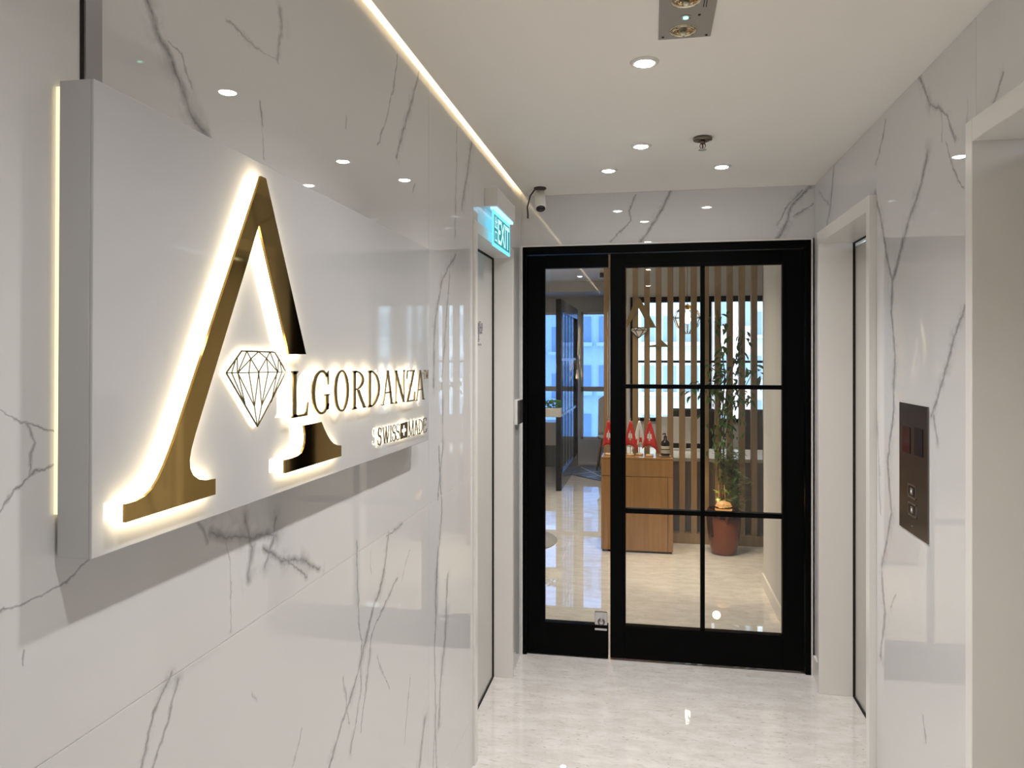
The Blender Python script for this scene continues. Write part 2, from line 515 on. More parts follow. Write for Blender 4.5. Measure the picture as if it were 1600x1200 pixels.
# fixed sidelight
s = MB()
sx0, sx1, gx0, gx1, gz0, gz1 = -.628, -.2115, -.539, -.216, .172, 2.003
s.box(sx0, gx0, Y0 + .012, Y1 - .004, .006, 2.07)
s.box(gx0, sx1, Y0 + .012, Y1 - .004, gz1, 2.07)
s.box(gx0, sx1, Y0 + .012, Y1 - .004, .006, gz0)
s.box(gx0 - .012, gx0 + .004, Y0 + .006, Y0 + .02, gz0 - .012, gz1 + .012)
s.box(gx0, sx1, Y0 + .006, Y0 + .02, gz0 - .014, gz0 + .002)
win1 = struct(s.build('window_1', M_black, None, .002))
bx('glass_pane', gx0 - .003, -.214, 3.862, 3.870, gz0 - .003, gz1 + .003, M_glass, win1)
# swing leaf
dl = MB()
lx0, lx1, px0, px1, pz0, pz1 = -.2005, .738, -.125, .638, .178, 2.000
dl.box(lx0, px0, Y0 + .008, Y1 - .004, .012, 2.07)
dl.box(px1, lx1, Y0 + .008, Y1 - .004, .012, 2.07)
dl.box(px0, px1, Y0 + .008, Y1 - .004, pz1, 2.07)
dl.box(px0, px1, Y0 + .008, Y1 - .004, .012, pz0)
door = struct(dl.build('door_1', M_black, None, .003))
b = MB()
for (a0, a1, c0, c1) in [(px0 - .014, px0 + .003, pz0 - .014, pz1 + .014), (px1 - .003, px1 + .014, pz0 - .014, pz1 + .014), (px0, px1, pz1 - .003, pz1 + .014), (px0, px1, pz0 - .014, pz0 + .003)]:
    b.box(a0, a1, Y0 + .002, Y0 + .012, c0, c1)
b.build('glazing_bead', M_black, door, .002)
mx0, mx1 = .247, .268
MZ = [(.750, .773), (1.384, 1.405)]
bx('mullion', mx0, mx1, 3.848, 3.884, pz0, pz1, M_black, door)
for (a0, a1) in ((px0, mx0), (mx1, px1)):
    for c0, c1 in MZ: bx('muntin', a0, a1, 3.848, 3.884, c0, c1, M_black, door)
zs = [pz0, .750, .773, 1.384, 1.405, pz1]
for (a0, a1) in ((px0, mx0), (mx1, px1)):
    for i in (0, 2, 4): bx('glass_pane', a0 - .001, a1 + .001, 3.863, 3.869, zs[i] - .001, zs[i + 1] + .001, M_glass, door)
# patch lock on the sidelight
lk = empty('patch_lock', (-.246, 3.858, .19), 'square chrome patch lock at the bottom corner of the narrow glass pane', 'lock')
MB().box(-.034, .030, -.012, .004, -.045, .050).build('lock_body', M_chrome, lk, .003)
MB().lathe([(0, -.0165), (.017, -.0165), (.019, -.012)], 24, (0, 0, 0), axis='y').build('lock_ring', mat('dark_steel', (.25, .24, .23), .3, 1), lk)
MB().lathe([(0, -.019), (.010, -.019), (.012, -.0165)], 20, (0, 0, 0), axis='y').build('key_cylinder', M_chrome, lk)

# intercom box at the back of the left wall
ib = empty('access_reader', (WL, 3.705, 1.27), 'small white and grey access reader box on left wall beside the black door', 'card reader')
MB().box(0, .013, -.055, .055, -.062, .060).build('back_box', M_case, ib, .002)
MB().box(.013, .022, -.053, .053, -.060, .058).build('front_plate', mat('grey_plate', (.16, .155, .15), .25, .6), ib, .002)

# ------------------------------------------------------------------ main sign
XF = -.611           # board face
sg = empty('illuminated_wall_sign', (-.66, 1.38, 1.587), 'white box sign with halo lit bronze letters and diamond emblem on left marble wall', 'sign')
tilt = math.radians(-.42)
def sgp(o): o.parent = sg; o.matrix_parent_inverse = Matrix.Translation((.66, -1.38, -1.587)); return o
bd = MB().box(XF - .004, XF, -.6445, .6445, -.2685, .2685)
bd.box(-.655, XF - .004, -.6445, .6445, -.2685, .2685)
bo = bd.build('board', M_board, None, .0012)
bo.parent = sg; bo.location = (.66, 0, 0); bo.rotation_euler = (tilt, 0, 0)
bk = MB().box(-.6597, -.655, -.6437, .64, -.22, .262)
bo2 = bk.build('edge_light', emis('edge_glow', (1, .80, .42), 1.2), None)
bo2.parent = sg; bo2.location = (.66, 0, 0); bo2.rotation_euler = (tilt, 0, 0)

XL = -.5945          # letter faces
XLb = XL - .004
def toYZ(px, py, X=XL): q = inv(px, py, X=X); return (q[1], q[2])
def mp(u, v, w_): return (w_, u, v)
def letter_mesh(polys, name, mats=None, front=XL, back=XLb):
    m = MB()
    for p in polys: m.prism(p, front, back, mp, 0, 1)
    o = m.build(name, mats or [M_gold, M_led])
    return sgp(o)

def c3(l): return [(160 + x / 2, 240 + y / 2) for x, y in l]
def c2(l): return [(340 + x / 4.444, 500 + y / 4.444) for x, y in l]
A_left = c3([(496, 70), (512, 78), (490.5, 222)]) 
A1 = c3([(496, 70), (512, 78), (637, 627), (584, 627), (490, 222), (292, 873), (279, 922), (273, 958), (275, 985), (284, 1005), (302, 1018), (325, 1021), (354, 1016),
         (354, 1065), (73, 1153), (73, 1096), (108, 1085), (135, 1070), (158, 1046), (178, 1012), (196, 972), (213, 928), (226, 893)])
A2 = c2([(603, 731), (723, 708), (742, 755), (762, 797), (785, 835), (808, 858), (832, 869), (860, 872), (860, 945), (470, 1065), (470, 972), (520, 958), (560, 942), (588, 918), (601, 885), (609, 850), (611, 800)])
o = letter_mesh([[toYZ(*p) for p in A1]], 'letter'); tag(o, 'large bronze letter A, upper part and left foot')
o = letter_mesh([[toYZ(*p) for p in A2]], 'letter'); tag(o, 'right foot of the large bronze letter A')

# diamond
def c6(x, y): return (340 + x / 8, 530 + y / 8)
dl_ = [[(305, 147), (718, 162), (860, 410), (502, 1090), (112, 422), (305, 147)], [(112, 422), (860, 410)], [(370, 150), (258, 418)], [(370, 150), (420, 245), (518, 410)],
       [(515, 156), (420, 245), (258, 418)], [(515, 156), (615, 240), (755, 408)], [(660, 160), (615, 240), (518, 410)], [(660, 160), (755, 408)], [(250, 228), (252, 418)],
       [(225, 275), (180, 420), (350, 820)], [(765, 250), (760, 408)], [(785, 290), (808, 410), (670, 790)], [(258, 425), (350, 820)], [(258, 425), (465, 840)],
       [(416, 255), (395, 418), (465, 840)], [(518, 415), (465, 840), (499, 1075)], [(518, 415), (555, 825), (508, 1075)], [(618, 250), (635, 412), (555, 825)],
       [(755, 412), (555, 825)], [(748, 412), (680, 770)]]
def strip2d(p, q, w_):
    dx, dy = q[0] - p[0], q[1] - p[1]; L = math.hypot(dx, dy) or 1
    nx_, ny_ = -dy / L * w_ / 2, dx / L * w_ / 2
    return [(p[0] + nx_, p[1] + ny_), (q[0] + nx_, q[1] + ny_), (q[0] - nx_, q[1] - ny_), (p[0] - nx_, p[1] - ny_)]
ps = []
XD = -.603
for k, pl in enumerate(dl_):
    q = [toYZ(*c6(*p), X=XD) for p in pl]
    for a, b_ in zip(q[:-1], q[1:]): ps.append(strip2d(a, b_, .0024 if k < 1 else .0016))
M_line = mat('dark_bronze_line', (.13, .105, .045), .35, .6)
o = letter_mesh(ps, 'diamond_outline', [M_line, M_line], XD, XD - .0012)
out = [toYZ(*c6(*p), X=XD) for p in dl_[0][:-1]]
o = letter_mesh([out], 'diamond_backing', [M_acrylic, M_led], XD - .0014, XD - .004)
tag(o, 'lit white acrylic diamond')

# serif glyphs: list of outlines in metric units (x 0..W, y 0..H)
def ell(cx, cy, rx, ry, a0, a1, tx, ty, n_=22):
    """band between an ellipse and its inner one (thickness tx at the sides, ty at top and bottom)"""
    r = []
    for i in range(n_):
        t0 = math.radians(a0 + (a1 - a0) * i / n_); t1 = math.radians(a0 + (a1 - a0) * (i + 1) / n_)
        r.append([(cx + rx * math.cos(t0), cy + ry * math.sin(t0)), (cx + rx * math.cos(t1), cy + ry * math.sin(t1)),
                  (cx + (rx - tx) * math.cos(t1), cy + (ry - ty) * math.sin(t1)), (cx + (rx - tx) * math.cos(t0), cy + (ry - ty) * math.sin(t0))])
    return r
def rect(x0, x1, y0, y1): return [(x0, y0), (x1, y0), (x1, y1), (x0, y1)]
def glyph(ch, W, H, T=None):
    T = T or .115 * H; t = .042 * H; s = .034 * H; g = []
    def stem(x, y0=0, y1=H, serif='bt', sw=.075 * H, w_=None):
        w_ = w_ or T
        g.append(rect(x - w_ / 2, x + w_ / 2, y0, y1))
        if 'b' in serif: g.append([(x - w_ / 2 - sw, 0), (x + w_ / 2 + sw, 0), (x + w_ / 2 + sw, s * .7), (x + w_ / 2, s * 2), (x - w_ / 2, s * 2), (x - w_ / 2 - sw, s * .7)])
        if 't' in serif: g.append([(x - w_ / 2 - sw, H), (x + w_ / 2 + sw, H), (x + w_ / 2 + sw, H - s * .7), (x + w_ / 2, H - s * 2), (x - w_ / 2, H - s * 2), (x - w_ / 2 - sw, H - s * .7)])
    def foot(x, y, w_, l=.075 * H):
        yy = s * .8
        g.append([(x - w_ / 2 - l, y), (x + w_ / 2 + l, y), (x + w_ / 2 + l, y + yy), (x - w_ / 2 - l, y + yy)] if y < H / 2 else [(x - w_ / 2 - l, y - yy), (x + w_ / 2 + l, y - yy), (x + w_ / 2 + l, y), (x - w_ / 2 - l, y)])
    def diag(a, b_, w_): # horizontal-measured width
        g.append([(a[0] - w_ / 2, a[1]), (a[0] + w_ / 2, a[1]), (b_[0] + w_ / 2, b_[1]), (b_[0] - w_ / 2, b_[1])])
    e = .08 * H + T / 2
    if ch == 'L':
        stem(e); g.append([(e, 0), (W * .93, 0), (W, .30 * H), (W * .96, .30 * H), (W * .87, .10 * H), (W * .74, .05 * H), (e, .045 * H)])
    elif ch == 'I': stem(W / 2)
    elif ch == 'T':
        stem(W / 2, serif='b'); g.append([(0, .76 * H), (.05 * W, .76 * H), (.10 * W, .93 * H), (.9 * W, .93 * H), (.95 * W, .76 * H), (W, .76 * H), (W, H), (0, H)])
    elif ch == 'G':
        g += ell(W * .52, H / 2, W * .52, H * .515, 48, 325, T * 1.05, t * 1.3, 34)
        x = W * .90 - T / 2
        g.append(rect(x - T / 2, x + T / 2, .07 * H, .44 * H)); g.append(rect(x - T / 2 - .09 * H, x + T / 2 + .07 * H, .44 * H - s * .9, .44 * H))
        g.append([(W * .80, .93 * H), (W * .90, H * 1.0), (W * .90, .66 * H), (W * .87, .66 * H), (W * .83, .84 * H), (W * .72, .9 * H)])
    elif ch == 'O': g += ell(W / 2, H / 2, W / 2, H * .515, 0, 360, T * 1.05, t * 1.1, 40)
    elif ch == 'D':
        stem(e); r = W - e
        g += ell(e, H / 2, r, H / 2, -90, 90, T * 1.05, t, 26)
    elif ch == 'R':
        stem(e, serif='bt'); r = W * .88 - e
        g += ell(e, H * .745, r, H * .255, -90, 90, T, t, 20)
        diag((e + r * .35, H * .50), (W * .93, 0), T * 1.1); foot(W * .93, 0, T * .9, .05 * H)
    elif ch == 'A':
        diag((W * .50, H * 1.0), (W * .14, 0), t * 1.1); diag((W * .50, H * 1.0), (W * .84, 0), T)
        g.append(rect(W * .25, W * .76, .33 * H, .33 * H + t)); foot(W * .12, 0, t); foot(W * .86, 0, T, .06 * H)
    elif ch == 'N':
        stem(W * .16, w_=t * 1.2); stem(W * .88, w_=t * 1.2, serif='t'); diag((W * .12, H), (W * .87, 0), T * 1.15)
    elif ch == 'Z':
        diag((W * .90, H * .98), (W * .12, .02 * H), T)
        g.append([(.06 * W, H), (W, H), (W, H - s * 1.2), (.14 * W, H - s * 1.3), (.06 * W, .72 * H), (.0, .72 * H)])
        g.append([(.02 * W, 0), (.96 * W, 0), (W * 1.03, .3 * H), (W * .97, .3 * H), (.88 * W, s * 1.5), (.02 * W, s * 1.2)])
    elif ch == 'M':
        stem(W * .12, w_=t * 1.2); stem(W * .86, w_=T); diag((W * .12, H), (W * .47, .02 * H), T); diag((W * .86, H), (W * .49, .02 * H), t)
    elif ch == 'W':
        diag((W * .12, H), (W * .33, 0), T); diag((W * .55, H), (W * .35, 0), t); diag((W * .50, H), (W * .70, 0), T); diag((W * .92, H), (W * .72, 0), t)
        for x in (.12, .52, .92): foot(W * x, H, T * .6, .04 * H)
    elif ch == 'E':
        stem(e, serif='bt')
        g.append([(e, H), (W * .92, H), (W * .94, .78 * H), (W * .90, .78 * H), (W * .84, H - s * 1.5), (e, H - s * 1.3)])
        g.append([(e, 0), (W * .94, 0), (W, .24 * H), (W * .95, .24 * H), (W * .86, s * 1.5), (e, s * 1.3)])
        g.append(rect(e, W * .7, .5 * H, .5 * H + t)); g.append(rect(W * .68, W * .73, .42 * H, .62 * H))
    elif ch == 'S':
        pts = []
        for i in range(25):
            u = i / 24
            a = math.radians(40 + 230 * min(u * 2, 1)) if u <= .5 else math.radians(90 - 230 * (u - .5) * 2 - 0)
            if u <= .5: c_ = (W * .5, H * .745); rr = (W * .40, H * .245)
            else: c_ = (W * .5, H * .265); rr = (W * .44, H * .265)
            if u <= .5: pts.append((c_[0] + rr[0] * math.cos(a), c_[1] + rr[1] * math.sin(a)))
            else: pts.append((c_[0] + rr[0] * math.cos(a), c_[1] + rr[1] * math.sin(a)))
        for i in range(24):
            mid = 1 - abs(i - 12) / 12
            g.append(strip2d(pts[i], pts[i + 1], t * .9 + T * mid * .95))
        g.append(rect(W * .84, W * .92, .70 * H, .96 * H)); g.append(rect(W * .04, W * .12, .04 * H, .30 * H))
    return g

def word(letters, o_x, o_y, sc, y_left, y_right, T=.115, X=XL, name='letter', mats=None, th=.0022):
    """letters: (char, crop x0, x1); y_left/right: (crop x, top, bottom) reference"""
    def P(cx, cy): return toYZ(o_x + cx / sc, o_y + cy / sc, X)
    a, b_ = y_left, y_right
    (Ya, Ta), (_, Ba) = P(a[0], a[1]), P(a[0], a[2])
    (Yb, Tb), (_, Bb) = P(b_[0], b_[1]), P(b_[0], b_[2])
    for ch, c0, c1 in letters:
        ya_, yb2 = P(c0, a[1])[0], P(c1, a[1])[0]
        k = ((ya_ + yb2) / 2 - Ya) / (Yb - Ya)
        top = Ta + (Tb - Ta) * k; bot = Ba + (Bb - Ba) * k
        W, H = yb2 - ya_, top - bot
        if ch == '+': polys = None
        else: polys = [[(ya_ + x, bot + y) for x, y in p] for p in glyph(ch, W, H, T * H)]
        if polys is None:
            # square with a cross cut out
            cw, ch_ = W, H
            r = lambda x0, x1, y0, y1: [(ya_ + x0 * cw, bot + y0 * ch_), (ya_ + x1 * cw, bot + y0 * ch_), (ya_ + x1 * cw, bot + y1 * ch_), (ya_ + x0 * cw, bot + y1 * ch_)]
            polys = [r(0, 1, .82, 1), r(0, 1, 0, .18), r(0, .18, .18, .82), r(.82, 1, .18, .82), r(.18, .40, .60, .82), r(.60, .82, .60, .82), r(.18, .40, .18, .40), r(.60, .82, .18, .40)]
            letter_mesh(polys, 'cross_emblem', mats, X, X - th); continue
        letter_mesh(polys, name, mats, X, X - th)
M_letter = mat('letter_bronze', (.23, .165, .06), .25, .8)
word([('L', 108, 283), ('G', 320, 512), ('O', 553, 706), ('R', 742, 878), ('D', 903, 1028), ('A', 1046, 1172), ('N', 1178, 1292), ('Z', 1306, 1392), ('A', 1398, 1495)],
     440, 560, 6.667, (108, 131, 620), (1493, 121, 428), .140, XL, 'letter', [M_letter, M_led])
M_led2 = emis('warm_led_small', (1, .82, .54), LED * .55)
M_ink = mat('dark_bronze_paint', (.06, .045, .02), .6)
word([('T', 1480, 1500), ('M', 1503, 1530)], 440, 560, 6.667, (1480, 122, 214), (1530, 122, 210), .09, -.605, 'letter', [M_letter, M_board], .0012)
word([('S', 232, 274), ('W', 282, 368), ('I', 372, 398), ('S', 401, 441), ('S', 445, 488), ('+', 495, 578), ('M', 588, 655), ('A', 656, 706), ('D', 710, 756), ('E', 762, 802)],
     560, 560, 7.5, (232, 818, 1020), (800, 694, 862), .080, -.603, 'letter', [M_ink, M_led2], .0015)

# ------------------------------------------------------------------ ceiling fittings
def downlight(x, y, z, label, group):
    r = empty('downlight', (x, y, z), label, 'downlight', group)
    MB().lathe([(.026, -.004), (.030, -.006), (.038, -.005), (.0415, -.0005), (.0415, 0)], 32).build('trim_ring', M_ring, r)
    MB().lathe([(0, -.0085), (.018, -.0080), (.0265, -.0045)], 28).build('lens', M_disc, r)
    return r
lab = ['downlight in the corridor ceiling behind the viewer', 'downlight overhead level with the near end of the sign',
       'downlight overhead level with the middle of the sign', 'nearest visible bright downlight, beside the steel ceiling plate',
       'bright downlight left of the fire sprinkler', 'left one of the pair of downlights above the black door', 'right one of the pair of downlights above the black door']
for (x, y), l in zip(DOWN, lab): downlight(x, y, CEIL, l, 'corridor downlights')
# emergency lighting plate
ep = empty('emergency_light', (.087, 1.70, CEIL), 'brushed steel ceiling plate with two round emergency lamps and a green light', 'emergency light')
M_plate = mat('satin_steel_plate', (.36, .34, .315), .4, .25)
MB().box(-.0665, .0665, -.30, .298, -.004, 0).build('plate', M_plate, ep, .0015)
for yy in (.263 - .015, .085):
    q = MB().lathe([(.0, -.006), (.008, -.010), (.018, -.0055), (.021, -.008), (.025, -.0045), (.033, -.0045), (.034, -.0065), (.036, -.004)], 28, (-.005, yy, 0)).build('lamp', mat('lamp_reflector', (.72, .66, .5), .12, 1), ep)
    MB().lathe([(0, -.0175), (.005, -.016), (.008, -.010)], 14, (-.005, yy, 0)).build('bulb', mat('lamp_bulb', (.9, .85, .7), .05), q)
g_ = MB().lathe([(.009, -.004), (.009, -.007), (.012, -.007), (.013, -.004)], 20, (-.002, .172, 0)).build('indicator', M_chrome, ep)
MB().lathe([(0, -.0085), (.006, -.0075), (.007, -.004)], 14, (-.002, .172, 0)).build('green_lens', emis('green_led', (.2, 1, .55), 3), g_)
for (sx, sy) in ((-.055, .28), (.055, .285), (.030, .165), (-.002, .283)):
    MB().lathe([(0, -.0062), (.003, -.0055), (.0035, -.004)], 10, (sx, sy, 0)).build('screw', M_dark, ep)
for k in (0, 1): MB().box(.036 + k * .006, .038 + k * .006, .08, .215 - .09, -.0045, -.004).build('slot', M_dark, ep)

# sprinkler
sp = empty('fire_sprinkler', (.196, 2.93, CEIL), 'dark bronze fire sprinkler hanging from the ceiling', 'sprinkler')
Ms = mat('aged_brass', (.20, .17, .13), .3, 1)
MB().lathe([(.030, 0), (.036, -.004), (.035, -.012), (.020, -.014), (.012, -.010)], 28).build('escutcheon', Ms, sp)
MB().lathe([(.008, -.010), (.009, -.022), (.006, -.026)], 16).build('body', Ms, sp)
for sx in (-1, 1): MB().tube([(sx * .007, 0, -.022), (sx * .011, 0, -.034), (sx * .004, 0, -.045)], .0018, 6).build('frame_arm', Ms, sp)
MB().tube([(0, 0, -.024), (0, 0, -.044)], .0025, 8).build('heat_bulb', mat('red_bulb', (.25, .05, .03), .1), sp)
MB().lathe([(0, -.046), (.015, -.046), (.016, -.0475), (0, -.048)], 20).build('deflector', M_chrome, sp)

# bullet camera
cc = empty('security_camera', (-.535, 3.66, CEIL), 'white bullet security camera hanging under the ceiling by the back wall', 'security camera')
MB().lathe([(.030, 0), (.032, -.006), (.024, -.012), (.008, -.013)], 24).build('mount', mat('black_bracket', (.05, .04, .03), .4), cc)
MB().tube([(0, 0, -.010), (.0, -.004, -.030)], .007, 10).build('bracket_arm', mat('dark_bracket', (.06, .05, .045), .4), cc)
d_ = Vector((.13, -.50, -.86)).normalized()
st_ = Vector((-.005, .018, -.020)); en = st_ + d_ * .105
bc = MB().tube([st_, st_ + d_ * .004, st_ + d_ * .098, en], [.020, .026, .027, .0255], 28).build('housing', mat('camera_white', (.85, .84, .82), .35), cc)
MB().tube([en - d_ * .001, en + d_ * .0025], .0225, 24).build('lens_window', mat('lens_dark', (.03, .015, .012), .12), bc)
MB().tube([en + d_ * .002, en + d_ * .004], .009, 16).build('lens', M_screen, bc)
tag(MB().tube([(-.565, 3.672, CEIL - .008), (-.59, 3.70, CEIL - .03), (-.615, 3.76, CEIL - .075), (-.62, 3.81, CEIL - .10), (-.625, 3.838, CEIL - .115)], .0035, 8).build('camera_cable', M_dark), 'short black cable drooping from the security camera to the back wall', 'cable')

# ------------------------------------------------------------------ exit sign
ex = empty('exit_sign', (WL, 3.155, 2.15), 'blue-green glowing exit sign plate under a white box on the left wall', 'exit sign')
def exl(y): return y - 3.155
MB().box(0, .055, exl(2.96), exl(3.355), .005, .080).build('housing', mat('exit_housing', (.70, .68, .66), .35), ex, .002)
MB().box(.022, .048, exl(2.972), exl(3.345), -.004, .005).build('lamp_rail', emis('rail_glow', (.40, .72, 1), 1.1), ex)
plate = MB().box(.0265, .0325, exl(2.98), exl(3.347), -.150, -.004).build('sign_plate', emis('exit_plate', (.18, .72, .95), .9), ex)
M_gr = emis('exit_green', (.0, .30, .30), .62)
pa = MB().box(.0325, .0332, exl(2.996), exl(3.331), -.136, -.020).build('green_field', M_gr, plate)
def text_mesh(body, name, m, w_, h_, place, parent, bold=0):
    cu = bpy.data.curves.new(name, 'FONT'); cu.body = body; cu.size = 1; cu.offset = bold
    cu.resolution_u = 3
    o = bpy.data.objects.new(name, cu); COL.objects.link(o)
    bpy.context.view_layer.update()
    dg = bpy.context.evaluated_depsgraph_get()
    me = bpy.data.meshes.new_from_object(o.evaluated_get(dg))
    bpy.data.objects.remove(o)
    xs = [v.co.x for v in me.vertices]; ys = [v.co.y for v in me.vertices]
    if not xs: return None
    x0_, x1_, y0_, y1_ = min(xs), max(xs), min(ys), max(ys)
    for v in me.vertices:
        u = (v.co.x - x0_) / (x1_ - x0_) * w_; t = (v.co.y - y0_) / (y1_ - y0_) * h_
        v.co = place(u, t)
    me.materials.clear(); me.materials.append(m)
    return link(name, me, parent)
M_wt = emis('exit_text', (.45, .82, 1.0), 1.1)
yy0 = exl(3.002)
for bd_, off, ww, zz, hh in (('出', .004, .055, -.076, .052), ('口', .008, .045, -.130, .044)):
    text_mesh(bd_, 'lettering', M_wt, ww, hh, lambda u, t, off=off, zz=zz: (.0337, yy0 + off + u, zz + t), plate, .01)
text_mesh('EXIT', 'lettering', M_wt, .245, .102, lambda u, t: (.0337, yy0 + .073 + u, -.129 + t), plate, .015)

# ------------------------------------------------------------------ lift call panel
lp = empty('lift_call_panel', (WR, 2.457, 1.21), 'dark brushed metal lift call panel on the right marble wall', 'lift panel')
def lpy(cx): return inv(1390 + cx / 4.8, 600, X=WR - .004)[1] - 2.457
def lpz(cx, cy): return inv(1390 + cx / 4.8, 610 + cy / 4.8, X=WR - .004)[2] - 1.21
MB().box(-.004, 0, lpy(286), lpy(72), lpz(72, 1010), lpz(72, 86)).build('face_plate', M_lift, lp, .001)
for a, b2, c, d in ((97, 155, 262, 467), (187, 250, 278, 495)):
    MB().box(-.0052, -.004, lpy(b2), lpy(a), lpz(a, d - 14), lpz(a, c)).build('display', M_screen, lp)
for (a, b2, c, d) in ((138, 200, 690, 800), (140, 203, 828, 935)):
    y0_, y1_ = lpy(b2), lpy(a); z0_, z1_ = lpz(a, d - 8), lpz(a, c)
    fr = MB()
    t_ = .004
    fr.box(-.0056, -.004, y0_, y1_, z0_, z0_ + t_).box(-.0056, -.004, y0_, y1_, z1_ - t_, z1_).box(-.0056, -.004, y0_, y0_ + t_, z0_, z1_).box(-.0056, -.004, y1_ - t_, y1_, z0_, z1_)
    bt = fr.build('button', M_chrome, lp)
    MB().box(-.0050, -.004, y0_ + .008, y1_ - .008, z0_ + .008, z1_ - .008).build('button_face', M_screen, bt)
    cy_, cz_ = (y0_ + y1_) / 2, (z0_ + z1_) / 2
    MB().box(-.0066, -.005, cy_ - .010, cy_ + .010, cz_ - .010, cz_ + .010).build('button_cap', mat('button_metal', (.45, .42, .38), .3, .9), bt, .001)
    MB().box(-.0070, -.0066, cy_ - .003, cy_ + .003, cz_ - .004, cz_ + .004).build('button_mark', emis('button_light', (.9, .9, .85), .7), bt)
MB().lathe([(0, -.001), (.0018, -.0005), (.002, 0)], 10, (-.0042, lpy(168), lpz(168, 1018)), axis='x').build('screw', M_chrome, lp)

# ================================================================== reception room beyond the glass
RY0 = 3.97
struct(bx('floor_reception', -3.6, 3.6, 3.90, 11.2, -.08, 0, M_floor))
struct(bx('ceiling_reception', -3.6, 3.6, RY0, 11.2, RCEIL, RCEIL + .1, M_ceil))
struct(bx('wall_reception_left', -3.7, -3.6, 3.84, 11.2, 0, RCEIL, M_paint))
struct(MB().box(-3.6, WL - .30, YB + .02, RY0, 0, RCEIL).box(WR + .30, 3.6, YB + .02, RY0, 0, RCEIL).box(WL - .3, WR + .3, YB + .10, RY0, CEIL + .1, RCEIL).build('wall_reception_front', M_paint))
struct(bx('wall_reception_right', .752, .90, RY0 + .0, 5.28, 0, RCEIL, M_paint))
struct(bx('baseboard_reception', .740, .752, RY0, 5.28, 0, .085, M_case))
struct(bx('wall_lounge_right', 3.6, 3.7, 3.84, 11.2, 0, RCEIL, M_paint))
# bulkhead
struct(bx('trim_7', -3.6, -.32, 9.9, 10.9, 2.40, RCEIL, M_paint))
# far wall with white framed windows (left part)
FY = 10.95
w = MB()
def fwall(cells_x, z0, z1):
    for a, b_ in cells_x: w.box(a, b_, FY, FY + .15, z0, z1)
WX = [(-1.83, -1.22), (-1.0, -.36)]
edges = [-3.6, -1.83, -1.22, -1.0, -.36, -.30]
w.box(-3.6, -.30, FY, FY + .15, 0, .33).box(-3.6, -.30, FY, FY + .15, 2.19, RCEIL)
for i in range(0, 6, 2): w.box(edges[i], edges[i + 1], FY, FY + .15, .33, 2.19)
struct(w.build('wall_window_side', M_paint))
M_bglass = glass('blue_film_glass', (.50, .63, .86))
for i, (a, b_) in enumerate(WX):
    f = MB()
    f.box(a, a + .035, FY + .03, FY + .09, .33, 2.19).box(b_ - .035, b_, FY + .03, FY + .09, .33, 2.19)
    f.box(a, b_, FY + .03, FY + .09, .33, .365).box(a, b_, FY + .03, FY + .09, 2.155, 2.19).box(a, b_, FY + .03, FY + .09, 1.03, 1.10)
    wn = struct(f.build('window_%d' % (i + 2), M_case))
    bx('glass_pane', a + .03, b_ - .03, FY + .05, FY + .056, .36, 1.04, M_bglass, wn)
    bx('glass_pane', a + .03, b_ - .03, FY + .05, FY + .056, 1.09, 2.16, M_bglass, wn)
# black framed window wall behind the slats
BY = 8.30
bxl, bxr = -.215, 3.4
bz0, bz1 = .84, 2.13
w = MB().box(-.30, 3.6, BY, BY + .15, 0, bz0).box(-.30, 3.6, BY, BY + .15, bz1 + .06, RCEIL).box(-.30, bxl, BY, BY + .15, bz0, bz1 + .06).box(bxr, 3.6, BY, BY + .15, bz0, bz1 + .06)
w.box(-.36, -.30, BY, FY, 0, RCEIL)
struct(w.build('wall_behind_slats', M_paint))
f = MB()
f.box(bxl, bxr, BY - .02, BY + .05, bz1, bz1 + .06).box(bxl, bxr, BY - .02, BY + .05, bz0, bz0 + .035).box(bxl, bxl + .045, BY - .02, BY + .05, bz0, bz1)
bars = [.60, 1.42, 2.25, 3.36]
for x in bars: f.box(x, x + .045, BY - .02, BY + .05, bz0, bz1)
f.box(bxl, bxr, BY - .01, BY + .04, 1.475, 1.50)
bw = struct(f.build('window_5', M_black))
cols = [bxl + .045] + [q for x in bars for q in (x, x + .045)]
for i in range(0, 8, 2):
    bx('glass_pane', cols[i], cols[i + 1], BY + .01, BY + .016, bz0 + .035, 1.475, M_glass, bw)
    bx('glass_pane', cols[i], cols[i + 1], BY + .01, BY + .016, 1.50, bz1, M_glass, bw)

# buildings outside
M_fac = mat('pale_facade', (.60, .70, .76), .8); M_fac2 = mat('pinkish_facade', (.72, .60, .60), .8)
M_win = mat('far_window_glass', (.26, .36, .45), .3)
def building(x0, x1, y, z0, z1, m, label, nx_, nz, group=None):
    b_ = empty('apartment_building', ((x0 + x1) / 2, y, z0), label, 'building', group)
    cx = (x0 + x1) / 2
    MB().box(x0 - cx, x1 - cx, 0, 6, 0, z1 - z0).build('facade', m, b_)
    dx = (x1 - x0) / nx_; dz = (z1 - z0) / nz
    me = None; me2 = None
    for i in range(nx_):
        for k in range(nz):
            X_ = x0 - cx + (i + .5) * dx; Z_ = (k + .55) * dz
            if me is None:
                a = MB().box(-dx * .30, dx * .30, -.06, .0, -dz * .26, dz * .26).build('window', M_win, b_); a.location = (X_, 0, Z_); me = a.data
                c = MB().box(-dx * .40, dx * .40, -.35, 0, -.10, .02).build('ledge', m, b_); c.location = (X_, 0, Z_ - dz * .28); me2 = c.data
            else:
                a = link('window', me, b_); a.location = (X_, 0, Z_); c = link('ledge', me2, b_); c.location = (X_, 0, Z_ - dz * .28)
    return b_
building(-7.5, -2.9, 27, -14, 4.6, M_fac, 'pale blue-grey building seen through the far left windows', 6, 11)
building(-2.4, 1.6, 24, -14, 6.2, M_fac, 'tall pale building seen behind the left slats', 6, 13)
